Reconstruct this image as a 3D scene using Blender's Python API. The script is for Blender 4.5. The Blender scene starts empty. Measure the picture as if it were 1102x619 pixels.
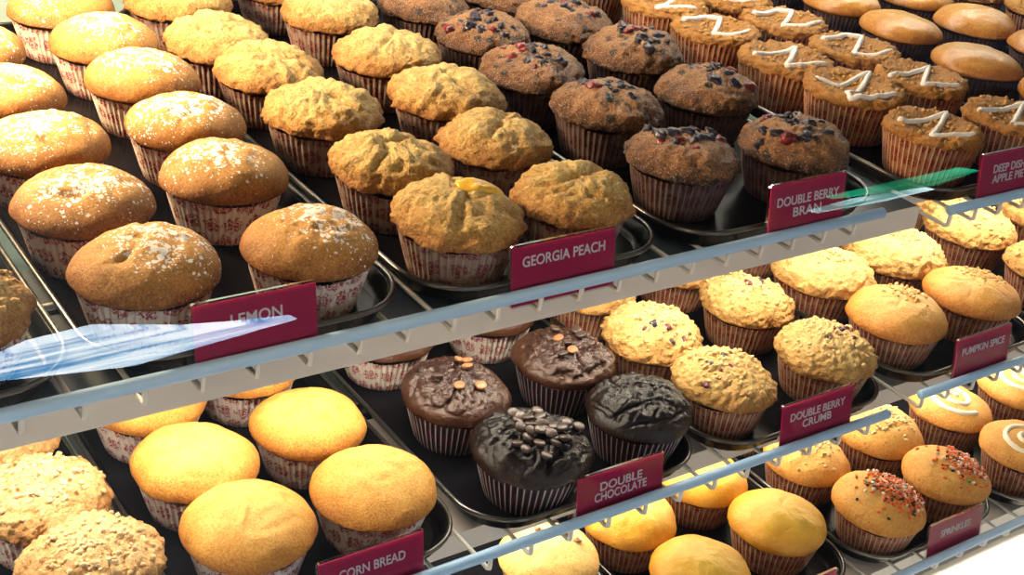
import bpy, math, random
from mathutils import Vector, Matrix, noise

# ------------------------------------------------------------------ camera, world, light, exposure
S = bpy.context.scene
COL = S.collection
ZC = 1.4                                   # eye height above the shop floor
R = ((0.82214093, -0.18562664, 0.53817009),
     (-0.55821615, -0.44836736, 0.69811278),
     (0.11170957, -0.87436232, -0.47224094))
cd = bpy.data.cameras.new('camera')
cd.sensor_width = 36.0
cd.lens = 36.0 * 1439.456 / 1102.0
cd.clip_start = 0.02
cd.clip_end = 50
cam = bpy.data.objects.new('camera', cd)
COL.objects.link(cam)
m3 = Matrix(((R[0][0], -R[0][1], -R[0][2]), (R[1][0], -R[1][1], -R[1][2]), (R[2][0], -R[2][1], -R[2][2])))
cam.matrix_world = Matrix.Translation((0, 0, ZC)) @ m3.to_4x4()
S.camera = cam

S.view_settings.view_transform = 'Standard'
S.view_settings.look = 'None'
S.view_settings.gamma = 1.0
S.view_settings.use_curve_mapping = False
S.view_settings.exposure = 0.0
S.cycles.use_denoising = True
S.cycles.max_bounces = 6
S.cycles.transparent_max_bounces = 12
S.cycles.sample_clamp_indirect = 6.0

w = bpy.data.worlds.new('shop_light')
S.world = w
w.use_nodes = True
w.node_tree.nodes['Background'].inputs[0].default_value = (0.50, 0.68, 1.0, 1)
w.node_tree.nodes['Background'].inputs[1].default_value = 0.075

TOP_STRIP = 8.5        # lamp bar over the top shelf (W)
DAYLIGHT = 82.0      # street window across the shop (W)
TOP_SPOT = 12.5         # brighter lamp at its left end (W)
SHELF_LED = 8.0       # lamp bars under each shelf (W)
WARM = (1.0, 0.86, 0.66)

# ------------------------------------------------------------------ small helpers
def mesh_obj(name, verts, faces, mat=None, parent=None, smooth=True, uvs=None, loc=None):
    me = bpy.data.meshes.new(name)
    me.from_pydata(verts, [], faces)
    if uvs is not None:
        uvl = me.uv_layers.new(name='UVMap')
        vi = [l.vertex_index for l in me.loops]
        # seam safe: uvs given per face corner
        k = 0
        for f in uvs:
            for c in f:
                uvl.data[k].uv = c
                k += 1
    if smooth:
        me.polygons.foreach_set('use_smooth', [True] * len(me.polygons))
    me.update()
    if mat:
        me.materials.append(mat)
    o = bpy.data.objects.new(name, me)
    COL.objects.link(o)
    if parent:
        o.parent = parent
    if loc:
        o.location = loc
    return o

def tag(o, label=None, cat=None, group=None, kind=None):
    if label: o['label'] = label
    if cat: o['category'] = cat
    if group: o['group'] = group
    if kind: o['kind'] = kind
    return o

def empty(name, loc, rz=0.0, rot=None):
    o = bpy.data.objects.new(name, None)
    o.empty_display_size = 0.02
    COL.objects.link(o)
    o.location = loc
    o.rotation_euler = rot if rot else (0, 0, rz)
    return o

class MB:
    def __init__(self):
        self.v = []; self.f = []
    def box(self, x0, x1, y0, y1, z0, z1):
        b = len(self.v)
        self.v += [(x0,y0,z0),(x1,y0,z0),(x1,y1,z0),(x0,y1,z0),(x0,y0,z1),(x1,y0,z1),(x1,y1,z1),(x0,y1,z1)]
        for q in ((0,3,2,1),(4,5,6,7),(0,1,5,4),(1,2,6,5),(2,3,7,6),(3,0,4,7)):
            self.f.append(tuple(b + i for i in q))
    def tube(self, pts, r, n=10, closed=False, caps=True):
        pts = [Vector(p) for p in pts]
        N = len(pts)
        rs = r if isinstance(r, (list, tuple)) else [r] * N
        b = len(self.v)
        prev = None
        for i, p in enumerate(pts):
            if closed:
                t = (pts[(i+1) % N] - pts[i-1]).normalized()
            else:
                t = (pts[min(i+1, N-1)] - pts[max(i-1, 0)]).normalized()
            if prev is None:
                up = Vector((0,0,1)) if abs(t.z) < 0.9 else Vector((1,0,0))
                u = t.cross(up).normalized()
            else:
                u = (prev - t * prev.dot(t)).normalized()
            prev = u
            w_ = t.cross(u)
            for k in range(n):
                a = 2*math.pi*k/n
                q = p + (u*math.cos(a) + w_*math.sin(a)) * rs[i]
                self.v.append(tuple(q))
        for i in range(N if closed else N-1):
            j = (i+1) % N
            for k in range(n):
                self.f.append((b+i*n+k, b+i*n+(k+1)%n, b+j*n+(k+1)%n, b+j*n+k))
        if caps and not closed:
            self.f.append(tuple(b+k for k in range(n-1,-1,-1)))
            self.f.append(tuple(b+(N-1)*n+k for k in range(n)))
    def blob(self, c, rx, ry, rz, seed=0, amp=0.12, nu=10, nv=7, mat=None):
        b = len(self.v)
        c = Vector(c)
        def P(u, v):
            d = Vector((math.cos(u)*math.sin(v), math.sin(u)*math.sin(v), math.cos(v)))
            k = 1 + amp*noise.noise(d*1.6 + Vector((seed*3.7, seed*1.3, seed*0.7)))*1.6
            q = Vector((d.x*rx*k, d.y*ry*k, d.z*rz*k))
            if mat is not None: q = mat @ q
            return tuple(c + q)
        self.v.append(P(0, 0))
        for j in range(1, nv):
            for i in range(nu):
                self.v.append(P(2*math.pi*i/nu, math.pi*j/nv))
        self.v.append(P(0, math.pi))
        last = len(self.v) - 1
        for i in range(nu):
            self.f.append((b, b+1+i, b+1+(i+1)%nu))
            self.f.append((last, last-nu+(i+1)%nu, last-nu+i))
        for j in range(nv-2):
            for i in range(nu):
                a0 = b+1+j*nu
                self.f.append((a0+i, a0+nu+i, a0+nu+(i+1)%nu, a0+(i+1)%nu))
    def build(self, name, mat, parent=None, smooth=True, loc=None):
        return mesh_obj(name, self.v, self.f, mat, parent, smooth, loc=loc)

# ------------------------------------------------------------------ materials
class NT:
    def __init__(self, name):
        self.m = bpy.data.materials.new(name)
        self.m.use_nodes = True
        self.t = self.m.node_tree
        self.b = self.t.nodes['Principled BSDF']
    def n(self, typ, **kw):
        x = self.t.nodes.new(typ)
        for k, v in kw.items(): setattr(x, k, v)
        return x
    def l(self, a, b): self.t.links.new(a, b)
    def math(self, op, a, b=None, c=None, clamp=False):
        x = self.n('ShaderNodeMath', operation=op, use_clamp=clamp)
        for i, q in enumerate((a, b, c)):
            if q is None: continue
            if isinstance(q, (int, float)): x.inputs[i].default_value = q
            else: self.l(q, x.inputs[i])
        return x.outputs[0]
    def mix(self, fac, a, b):
        x = self.n('ShaderNodeMix', data_type='RGBA')
        if isinstance(fac, (int, float)): x.inputs[0].default_value = fac
        else: self.l(fac, x.inputs[0])
        for i, q in ((6, a), (7, b)):
            if isinstance(q, tuple): x.inputs[i].default_value = (*q, 1)
            else: self.l(q, x.inputs[i])
        return x.outputs[2]
    def step(self, v, lo, hi):
        x = self.n('ShaderNodeMapRange', clamp=True)
        self.l(v, x.inputs[0])
        x.inputs[1].default_value = lo; x.inputs[2].default_value = hi
        return x.outputs[0]
    def noise(self, vec, scale, detail=3, rough=0.5):
        x = self.n('ShaderNodeTexNoise')
        x.inputs['Scale'].default_value = scale
        x.inputs['Detail'].default_value = detail
        x.inputs['Roughness'].default_value = rough
        self.l(vec, x.inputs['Vector'])
        return x.outputs[0]
    def voro(self, vec, scale, feature='F1'):
        x = self.n('ShaderNodeTexVoronoi', feature=feature)
        x.inputs['Scale'].default_value = scale
        self.l(vec, x.inputs['Vector'])
        return x
    def ramp(self, fac, stops):
        x = self.n('ShaderNodeValToRGB')
        e = x.color_ramp.elements
        while len(e) < len(stops): e.new(0.5)
        for i, (p, c) in enumerate(stops):
            e[i].position = p; e[i].color = (*c, 1)
        self.l(fac, x.inputs[0])
        return x.outputs[0]
    def bump(self, h, strength, dist):
        x = self.n('ShaderNodeBump')
        x.inputs['Strength'].default_value = strength
        x.inputs['Distance'].default_value = dist
        self.l(h, x.inputs['Height'])
        self.l(x.outputs[0], self.b.inputs['Normal'])
    def obj_vec(self, rnd=True):
        tc = self.n('ShaderNodeTexCoord')
        if not rnd: return tc.outputs['Object'], tc.outputs['Object']
        oi = self.n('ShaderNodeObjectInfo')
        cmb = self.n('ShaderNodeCombineXYZ')
        k = self.math('MULTIPLY', oi.outputs['Random'], 7.0)
        for i in range(3): self.l(k, cmb.inputs[i])
        add = self.n('ShaderNodeVectorMath', operation='ADD')
        self.l(tc.outputs['Object'], add.inputs[0]); self.l(cmb.outputs[0], add.inputs[1])
        return tc.outputs['Object'], add.outputs[0]

def simple(name, col, rough=0.5, metal=0.0, spec=0.5, emit=None, es=0.0, coat=0.0):
    t = NT(name)
    b = t.b
    b.inputs['Base Color'].default_value = (*col, 1)
    b.inputs['Roughness'].default_value = rough
    b.inputs['Metallic'].default_value = metal
    b.inputs['Specular IOR Level'].default_value = spec
    b.inputs['Coat Weight'].default_value = coat
    if emit:
        b.inputs['Emission Color'].default_value = (*emit, 1)
        b.inputs['Emission Strength'].default_value = es
    return t.m

def cap_mat(name, rim, mid, top, rough=0.62, bump=0.5, bscale=420, spec=0.35, sugar=False, glint=0.0,
            pale=None, spots=None, mottle=0.9, bcoarse=0.8, fine=1.6):
    t = NT(name)
    p0, p = t.obj_vec()
    sep = t.n('ShaderNodeSeparateXYZ'); t.l(p0, sep.inputs[0])
    n1 = t.noise(p, 55, 4, 0.6)
    n2 = t.noise(p, bscale, 4, 0.65)
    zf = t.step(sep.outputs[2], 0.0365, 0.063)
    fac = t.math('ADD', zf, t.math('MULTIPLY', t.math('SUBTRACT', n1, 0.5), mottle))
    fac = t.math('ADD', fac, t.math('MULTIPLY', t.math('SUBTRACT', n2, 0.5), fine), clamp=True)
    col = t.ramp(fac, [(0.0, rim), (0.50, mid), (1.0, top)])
    if pale:      # patches of paler crumb breaking through the crust
        n3 = t.noise(p, 120, 3, 0.6)
        col = t.mix(t.math('MULTIPLY', t.step(n3, 0.54, 0.66), t.step(zf, 0.2, 0.8)), col, pale)
    if spots:
        v = t.voro(p, spots[1])
        r2 = t.n('ShaderNodeSeparateColor'); t.l(v.outputs['Color'], r2.inputs[0])
        s = t.math('MULTIPLY', t.step(v.outputs['Distance'], spots[2], spots[2]*0.6), t.step(r2.outputs[0], spots[3], spots[3]+0.02))
        col = t.mix(s, col, spots[0])
    if glint:
        v = t.voro(p, 950)
        r2 = t.n('ShaderNodeSeparateColor'); t.l(v.outputs['Color'], r2.inputs[0])
        s = t.math('MULTIPLY', t.step(v.outputs['Distance'], 0.42, 0.25), t.step(r2.outputs[0], 0.62, 0.66))
        col = t.mix(t.math('MULTIPLY', s, glint), col, (0.85, 0.70, 0.48))
    if sugar:
        # powdered sugar: clumps of fine white specks, thick near the crown, thinning outwards
        sx = t.math('ADD', sep.outputs[0], t.math('MULTIPLY', t.math('SUBTRACT', t.noise(p, 9, 0), 0.5), 0.05))
        sy = t.math('ADD', sep.outputs[1], 0.002)
        rr = t.math('SQRT', t.math('ADD', t.math('MULTIPLY', sx, sx), t.math('MULTIPLY', sy, sy)))
        dens = t.step(rr, 0.047, 0.010)
        nn = t.noise(p, 120, 3, 0.6)
        dens = t.math('MULTIPLY', dens, t.step(nn, 0.30, 0.55))
        v1 = t.voro(p, 260); v2 = t.voro(p, 560)
        c1 = t.n('ShaderNodeSeparateColor'); t.l(v1.outputs['Color'], c1.inputs[0])
        c2 = t.n('ShaderNodeSeparateColor'); t.l(v2.outputs['Color'], c2.inputs[0])
        wob = t.math('MULTIPLY', t.math('SUBTRACT', t.noise(p, 900, 2), 0.5), 0.5)
        th1 = t.math('MULTIPLY', t.math('MULTIPLY', dens, 1.08), c1.outputs[0])
        th2 = t.math('MULTIPLY', t.math('MULTIPLY', dens, 1.1), c2.outputs[0])
        s1 = t.step(t.math('SUBTRACT', th1, t.math('ADD', v1.outputs['Distance'], wob)), 0.0, 0.06)
        s2 = t.step(t.math('SUBTRACT', th2, t.math('ADD', v2.outputs['Distance'], wob)), 0.0, 0.10)
        s = t.math('MAXIMUM', s1, t.math('MULTIPLY', s2, 0.9))
        col = t.mix(s, col, (0.86, 0.88, 0.92))
    t.l(col, t.b.inputs['Base Color'])
    t.b.inputs['Roughness'].default_value = rough
    t.b.inputs['Specular IOR Level'].default_value = spec
    n4 = t.noise(p, bscale*0.42, 3, 0.6)
    t.bump(t.math('ADD', n2, t.math('MULTIPLY', n4, bcoarse)), min(1.0, bump), 0.0016*max(1.0, bump))
    return t.m

def liner_mat(name, paper, red, ridge=None, contrast=0.55, density=0.40):
    """pleated paper cup printed with a red scroll pattern"""
    t = NT(name)
    uv = t.n('ShaderNodeUVMap').outputs[0]
    sep = t.n('ShaderNodeSeparateXYZ'); t.l(uv, sep.inputs[0])
    u, v = sep.outputs[0], sep.outputs[1]
    p0, p = t.obj_vec()
    # staggered motif cells, 17 round the cup
    oi = t.n('ShaderNodeObjectInfo')
    uu = t.math('ADD', t.math('MULTIPLY', u, 15.0), t.math('MULTIPLY', oi.outputs['Random'], 5.0))
    vv = t.math('ADD', t.math('MULTIPLY', v, 2.2), 0.3)
    row = t.math('FLOOR', vv)
    uu = t.math('ADD', uu, t.math('MULTIPLY', row, 0.5))
    cx = t.math('SUBTRACT', t.math('FRACT', uu), 0.5)
    cy = t.math('SUBTRACT', t.math('FRACT', vv), 0.5)
    wx = t.math('MULTIPLY', t.math('SUBTRACT', t.noise(p, 150, 2), 0.5), 0.9)
    cx = t.math('ADD', cx, wx)
    cy = t.math('ADD', cy, t.math('MULTIPLY', t.math('SUBTRACT', t.noise(p, 190, 2), 0.5), 0.7))
    d = t.math('SQRT', t.math('ADD', t.math('MULTIPLY', cx, cx), t.math('MULTIPLY', cy, cy)))
    nz = t.noise(p, 330, 2, 0.6)
    dd = t.math('ADD', d, t.math('MULTIPLY', t.math('SUBTRACT', nz, 0.5), 0.45))
    blob = t.step(dd, density + 0.03, density - 0.03)
    ang = t.math('ARCTAN2', cy, cx)
    spir = t.math('SINE', t.math('ADD', t.math('MULTIPLY', dd, 34.0), ang))
    lines = t.step(spir, -0.75, -0.35)
    mask = t.math('MULTIPLY', blob, lines)
    col = t.mix(t.math('MULTIPLY', mask, 0.92), paper, red)
    # pleat ridges catch a little less print
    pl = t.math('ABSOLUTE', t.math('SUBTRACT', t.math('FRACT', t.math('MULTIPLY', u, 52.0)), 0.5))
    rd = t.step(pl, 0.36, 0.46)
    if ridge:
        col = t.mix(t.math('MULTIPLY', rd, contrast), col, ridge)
    t.l(col, t.b.inputs['Base Color'])
    t.b.inputs['Roughness'].default_value = 0.55
    t.b.inputs['Specular IOR Level'].default_value = 0.25
    return t.m

M = {}
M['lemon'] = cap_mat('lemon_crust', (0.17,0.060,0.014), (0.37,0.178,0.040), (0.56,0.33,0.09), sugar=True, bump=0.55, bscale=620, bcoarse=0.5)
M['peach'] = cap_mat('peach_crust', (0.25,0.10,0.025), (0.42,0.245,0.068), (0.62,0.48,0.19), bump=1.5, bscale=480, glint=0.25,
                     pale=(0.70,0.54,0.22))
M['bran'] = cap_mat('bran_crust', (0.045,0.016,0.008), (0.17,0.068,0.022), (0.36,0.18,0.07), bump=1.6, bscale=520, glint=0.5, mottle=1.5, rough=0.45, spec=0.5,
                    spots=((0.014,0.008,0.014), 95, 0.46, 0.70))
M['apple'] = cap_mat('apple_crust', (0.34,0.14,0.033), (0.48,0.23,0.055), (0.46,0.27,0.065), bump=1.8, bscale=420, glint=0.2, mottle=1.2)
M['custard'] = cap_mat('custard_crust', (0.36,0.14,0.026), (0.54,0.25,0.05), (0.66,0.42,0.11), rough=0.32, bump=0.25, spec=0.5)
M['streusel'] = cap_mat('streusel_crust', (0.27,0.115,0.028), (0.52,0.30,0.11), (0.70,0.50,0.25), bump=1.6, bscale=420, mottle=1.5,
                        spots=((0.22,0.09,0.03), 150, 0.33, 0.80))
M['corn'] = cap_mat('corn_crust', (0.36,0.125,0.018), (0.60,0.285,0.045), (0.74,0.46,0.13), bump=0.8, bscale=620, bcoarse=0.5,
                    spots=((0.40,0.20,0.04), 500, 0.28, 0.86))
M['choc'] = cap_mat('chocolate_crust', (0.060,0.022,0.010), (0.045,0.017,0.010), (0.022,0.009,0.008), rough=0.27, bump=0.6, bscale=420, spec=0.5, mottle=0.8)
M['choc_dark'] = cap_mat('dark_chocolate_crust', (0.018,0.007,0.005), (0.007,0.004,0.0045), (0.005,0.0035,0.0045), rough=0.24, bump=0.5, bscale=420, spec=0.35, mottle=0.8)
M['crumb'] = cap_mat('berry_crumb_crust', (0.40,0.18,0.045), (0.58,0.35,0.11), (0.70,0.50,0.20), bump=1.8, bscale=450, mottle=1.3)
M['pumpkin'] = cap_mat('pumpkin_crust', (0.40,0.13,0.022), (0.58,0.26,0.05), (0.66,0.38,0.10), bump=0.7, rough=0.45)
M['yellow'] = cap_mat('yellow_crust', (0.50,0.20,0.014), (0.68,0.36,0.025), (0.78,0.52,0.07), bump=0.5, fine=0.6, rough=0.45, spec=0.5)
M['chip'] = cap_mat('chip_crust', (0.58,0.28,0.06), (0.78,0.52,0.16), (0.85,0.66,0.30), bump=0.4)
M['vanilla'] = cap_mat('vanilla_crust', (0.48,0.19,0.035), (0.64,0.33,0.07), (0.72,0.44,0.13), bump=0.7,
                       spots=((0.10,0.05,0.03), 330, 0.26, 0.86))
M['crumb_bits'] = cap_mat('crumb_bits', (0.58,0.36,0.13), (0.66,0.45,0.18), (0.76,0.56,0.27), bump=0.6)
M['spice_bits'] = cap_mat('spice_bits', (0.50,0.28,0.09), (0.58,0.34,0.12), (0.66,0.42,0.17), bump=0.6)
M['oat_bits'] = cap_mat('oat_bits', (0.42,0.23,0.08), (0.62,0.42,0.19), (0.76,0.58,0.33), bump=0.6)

M['liner_pale'] = liner_mat('printed_paper', (0.66,0.58,0.53), (0.30,0.022,0.045), ridge=(0.74,0.68,0.62), contrast=0.45)
M['liner_soaked_shaded'] = liner_mat('soaked_shaded_paper', (0.25,0.185,0.16), (0.13,0.013,0.022), ridge=(0.36,0.29,0.26), contrast=0.45)  # soaked paper, with shade between the rows also put into the colour
M['liner_bran'] = liner_mat('soaked_printed_paper', (0.085,0.058,0.056), (0.05,0.010,0.013), ridge=(0.22,0.175,0.17), contrast=0.55)
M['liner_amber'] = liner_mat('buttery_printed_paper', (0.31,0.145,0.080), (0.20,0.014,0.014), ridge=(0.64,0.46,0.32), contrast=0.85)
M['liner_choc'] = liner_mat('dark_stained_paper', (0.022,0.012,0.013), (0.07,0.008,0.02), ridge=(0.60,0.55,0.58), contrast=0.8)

def berry_mat(name, c1, c2, rough=0.3):
    t = NT(name)
    p0, p = t.obj_vec()
    t.l(t.ramp(t.noise(p, 260, 3), [(0.35, c1), (0.65, c2)]), t.b.inputs['Base Color'])
    t.b.inputs['Roughness'].default_value = rough
    t.bump(t.noise(p, 500, 2), 0.4, 0.001)
    return t.m
M['blue'] = berry_mat('blueberry_skin', (0.012,0.011,0.022), (0.035,0.032,0.06))
M['red'] = berry_mat('cranberry_skin', (0.05,0.006,0.010), (0.24,0.02,0.026))
M['purple'] = berry_mat('berry_jam', (0.06,0.008,0.02), (0.22,0.03,0.06))
M['icing'] = simple('white_icing', (0.86,0.85,0.83), 0.35)
M['cream'] = simple('cream_icing', (0.90,0.83,0.66), 0.4)
M['chipdark'] = simple('dark_chocolate', (0.050,0.030,0.026), 0.38)
M['chipmilk'] = simple('milk_chocolate', (0.30,0.125,0.055), 0.38)
M['peachfruit'] = berry_mat('peach_flesh', (0.72,0.40,0.03), (0.80,0.52,0.06), 0.3)
M['tray'] = simple('black_tray_enamel', (0.005,0.005,0.007), 0.25, 0.0, 0.05)
M['rim'] = simple('worn_steel_rim', (0.10,0.098,0.095), 0.28, 0.85)
M['rail'] = simple('daylight_tinted_vinyl', (0.33,0.54,0.82), 0.3)  # white-grey vinyl, with blue daylight put into its colour
M['wire'] = simple('pale_vinyl_wire', (0.68,0.68,0.67), 0.3)
M['housing'] = simple('taupe_lamp_housing', (0.72,0.66,0.60), 0.45)
M['lid_dark'] = simple('slate_lamp_lid', (0.075,0.10,0.125), 0.4)
M['tube'] = simple('lamp_diffuser', (0.9,0.9,0.9), 0.4, emit=(1.0,0.88,0.68), es=2.0)
M['wall'] = simple('pale_green_laminate', (0.36,0.50,0.47), 0.4)
M['deck'] = simple('white_case_enamel', (0.80,0.79,0.76), 0.3)
M['card'] = simple('crimson_card', (0.47,0.015,0.092), 0.5, 0, 0.2)
M['letters'] = simple('white_print', (0.88,0.84,0.87), 0.5)

def clear_plastic(name, base_t=0.95, tint=(1,1,1), rough=0.02, mul=1.0):
    t = NT(name)
    t.t.nodes.remove(t.b)
    out = t.t.nodes['Material Output']
    tr = t.n('ShaderNodeBsdfTransparent'); tr.inputs[0].default_value = (*[c*base_t for c in tint], 1)
    gl = t.n('ShaderNodeBsdfGlossy'); gl.inputs['Roughness'].default_value = rough
    fr = t.n('ShaderNodeFresnel'); fr.inputs[0].default_value = 1.45
    mx = t.n('ShaderNodeMixShader')
    t.l(t.math('MULTIPLY', fr.outputs[0], mul), mx.inputs[0])
    t.l(tr.outputs[0], mx.inputs[1]); t.l(gl.outputs[0], mx.inputs[2])
    t.l(mx.outputs[0], out.inputs[0])
    return t.m
M['acrylic'] = clear_plastic('clear_acrylic', 0.96, rough=0.08, mul=0.9)
M['glass'] = clear_plastic('thin_case_glass', 0.985, (0.985,1.0,0.995), 0.0, 2.0)
M['shop_floor'] = simple('dark_shop_floor', (0.06,0.055,0.05), 0.6)
M['case_grey'] = simple('dark_case_panel', (0.08,0.08,0.08), 0.5)

# ------------------------------------------------------------------ the case: setting
Z = lambda z: z + ZC
mb = MB(); mb.box(-0.9, 3.0, 1.30, 1.33, Z(-1.10), Z(0.05)); tag(mb.build('wall_back', M['wall'], smooth=False), kind='structure')
mb = MB(); mb.box(-0.9, 3.0, 0.62, 1.30, 0.0, Z(-0.86)); tag(mb.build('trim_2', M['case_grey'], smooth=False), kind='structure')
mb = MB(); mb.box(-0.9, 3.0, 0.62, 1.33, Z(0.05), Z(0.08)); tag(mb.build('ceiling', M['case_grey'], smooth=False), kind='structure')
mb = MB(); mb.box(-0.93, -0.9, 0.62, 1.33, Z(-1.10), Z(0.05)); tag(mb.build('wall_left', M['case_grey'], smooth=False), kind='structure')
mb = MB(); mb.box(3.0, 3.03, 0.62, 1.33, Z(-1.10), Z(0.05)); tag(mb.build('wall_right', M['case_grey'], smooth=False), kind='structure')
mb = MB(); mb.box(-5.0, 7.0, -6.0, 1.33, -0.05, 0.0); tag(mb.build('floor', M['shop_floor'], smooth=False), kind='structure')
mb = MB(); mb.box(-5.0, 7.0, -6.05, -6.0, 0.0, 3.2); tag(mb.build('wall_front', M['shop_floor'], smooth=False), kind='structure')
mb = MB(); mb.box(-0.9, 3.0, 0.28, 0.62, 0.0, Z(-0.90)); tag(mb.build('trim_1', M['deck'], smooth=False), kind='structure')
# front glass, leaning slightly back towards the top
gy0, gy1 = 0.478, 0.595
mb = MB()
mb.v = [(-0.9, gy0, Z(-0.90)), (3.0, gy0, Z(-0.90)), (3.0, gy1, Z(0.05)), (-0.9, gy1, Z(0.05))]
mb.f = [(0, 1, 2, 3)]
tag(mb.build('window_1', M['glass'], smooth=False), kind='structure')

# added glowing panels behind the viewer, shaped to make streaks in the case glass
def streak_mat(name, c1, c2, es, scale):
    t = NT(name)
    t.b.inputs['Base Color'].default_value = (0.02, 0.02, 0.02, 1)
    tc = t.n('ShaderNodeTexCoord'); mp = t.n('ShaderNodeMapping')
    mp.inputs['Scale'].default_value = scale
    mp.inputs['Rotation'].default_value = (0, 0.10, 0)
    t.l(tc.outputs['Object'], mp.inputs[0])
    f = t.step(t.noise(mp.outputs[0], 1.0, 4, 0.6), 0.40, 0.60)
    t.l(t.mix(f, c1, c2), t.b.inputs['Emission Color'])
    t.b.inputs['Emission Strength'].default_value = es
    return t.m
def add_streak_panel(name, pts, mat):
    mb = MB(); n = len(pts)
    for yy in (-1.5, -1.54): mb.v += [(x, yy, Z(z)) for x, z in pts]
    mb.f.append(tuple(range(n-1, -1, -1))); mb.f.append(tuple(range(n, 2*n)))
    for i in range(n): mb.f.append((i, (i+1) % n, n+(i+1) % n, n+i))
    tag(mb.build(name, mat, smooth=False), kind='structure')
add_streak_panel('streak_panel_2', [(0.40,-1.050),(0.569,-1.023),(0.631,-1.007),(0.769,-1.001),(0.963,-1.043),(1.09,-1.060),(1.218,-1.073),(0.957,-1.090),(0.835,-1.098),(0.706,-1.084),(0.563,-1.067),(0.40,-1.070)],
           streak_mat('white_streak_glow', (0.05,0.24,0.50), (0.85,0.95,1.0), 17.0, (2.2, 1.0, 85.0)))
add_streak_panel('streak_panel_3', [(2.97,-1.064),(3.30,-1.062),(3.60,-1.062),(3.66,-1.075),(3.45,-1.092),(3.2,-1.080)], streak_mat('green_streak_glow', (0.0,0.10,0.05), (0.01,0.30,0.16), 12.0, (1.5,1,40)))
add_streak_panel('streak_panel_4', [(2.90,-1.096),(3.10,-1.088),(3.44,-1.104),(3.20,-1.106)], streak_mat('cyan_streak_glow', (0.05,0.20,0.18), (0.6,0.85,0.9), 10.0, (1.5,1,60)))

# ------------------------------------------------------------------ lamps
def area(name, loc, sx, sy, watt, col, parent=None, rot=(0,0,0)):
    L = bpy.data.lights.new(name, 'AREA')
    L.shape = 'RECTANGLE'; L.size = sx; L.size_y = sy
    L.energy = watt; L.color = col
    o = bpy.data.objects.new(name, L); COL.objects.link(o)
    o.location = loc; o.rotation_euler = rot
    if parent: o.parent = parent
    return o

def shelf_lamp(x0, x1, y, zt, lip, watt, label, led_back=0.11, lid=None):
    """lamp bar under a wire shelf: taupe front lip, flat lid, lit diffuser facing down"""
    r = empty('shelf_lamp', ((x0+x1)/2, y, Z(zt)))
    hw = (x1-x0)/2
    mb = MB()
    mb.box(-hw, hw, 0, 0.003, -lip, 0)
    mb.build('housing', M['housing'], r, smooth=False)
    mb = MB()
    mb.box(-hw, hw, 0.003, 0.16, -0.003, -0.0002)
    mb.box(-hw, hw, 0.157, 0.16, -lip*0.5, -0.003)
    mb.build('lid', M[lid or 'housing'], r, smooth=False)
    mb = MB()
    mb.tube([(-hw+0.01, led_back, -0.010), (hw-0.01, led_back, -0.010)], 0.006, 12)
    mb.build('tube', M['tube'], r)
    area('lamp_light', (0, led_back, -0.018), 2*hw-0.02, 0.012, watt, WARM, r)
    tag(r, label, 'lamp')
    return r
shelf_lamp(-0.35, 0.902, 0.625, -0.4345, 0.0195, SHELF_LED*0.6, 'taupe lamp bar with plain front lip under the top wire shelf', lid='lid_dark')
shelf_lamp(0.904, 1.75, 0.680, -0.448, 0.0195, SHELF_LED*0.4, 'lamp bar above the pumpkin spice muffins under the right wire shelf', 0.075)
shelf_lamp(-0.35, 1.75, 0.640, -0.6395, 0.0195, SHELF_LED, 'taupe lamp bar with lit edge under the middle wire shelf')
shelf_lamp(-0.35, 1.75, 0.572, -0.7965, 0.0195, SHELF_LED, 'pale lamp bar under the lowest wire shelf at bottom right', 0.06)

def top_lamp():
    r = empty('ceiling_lamp', (0.75, 1.06, Z(-0.11)))
    mb = MB(); mb.box(-1.2, 1.3, -0.04, 0.04, 0.004, 0.03); mb.build('housing', M['housing'], r, smooth=False)
    mb = MB(); mb.tube([(-1.15,0,0),(1.25,0,0)], 0.01, 12); mb.build('tube', M['tube'], r)
    area('lamp_light', (0, 0, -0.012), 2.3, 0.03, TOP_STRIP, (1.0,0.91,0.77), r)
    sp = area('spot_light', (-0.66, -0.03, -0.014), 0.12, 0.06, TOP_SPOT, (1.0,0.66,0.34), r, (0, math.radians(-40), 0))
    tag(r, 'long lamp bar above the back of the top shelf', 'lamp')
top_lamp()
area('street_window_light', (0.9, -5.9, 1.75), 2.6, 1.5, DAYLIGHT, (0.78,0.89,1.0), None, (math.radians(90), 0, 0))

# ------------------------------------------------------------------ wire shelves
def wire_shelf(x0, x1, first, pitch, yf, zr, zw, label, yb=1.24, left_end=False, right_end=False):
    r = empty('wire_shelf', (0, yf, Z(zw)))
    dz = zr - zw
    mb = MB()
    pts = [(x0, 0, dz), (x0+0.0015, 0, dz)] + [(x0 + (x1-x0)*k/6, 0, dz) for k in range(1, 6)] + [(x1-0.0015, 0, dz), (x1, 0, dz)]
    rr = 0.0043
    mb.tube(pts, [rr*0.6] + [rr]*(len(pts)-2) + [rr*0.6], 14)
    mb.build('front_rail', M['rail'], r)
    # two lengthwise support rods below the cross wires
    for yy in (0.13, 0.45):
        mb = MB(); mb.tube([(x0, yy, -0.0036), (x1, yy, -0.0036)], 0.0022, 8); mb.build('support_rod', M['wire'], r)
    me = None
    x = first
    while x < x1 + 0.001:
        if x >= x0 - 0.001:
            if me is None:
                mb = MB()
                mb.tube([(0, yb-yf, 0), (0, 0.3, 0), (0, 0.006, 0), (0, 0.0015, -0.0002), (0, -0.0010, 0.0014), (0, -0.0012, 0.004), (0, -0.0008, dz)], 0.00175, 8)
                o = mb.build('cross_wire', M['wire'], r); me = o.data
            else:
                o = bpy.data.objects.new('cross_wire', me); COL.objects.link(o); o.parent = r
            o.location = (x, 0, 0)
        x += pitch
    tag(r, label, 'shelf')
    return r
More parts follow.
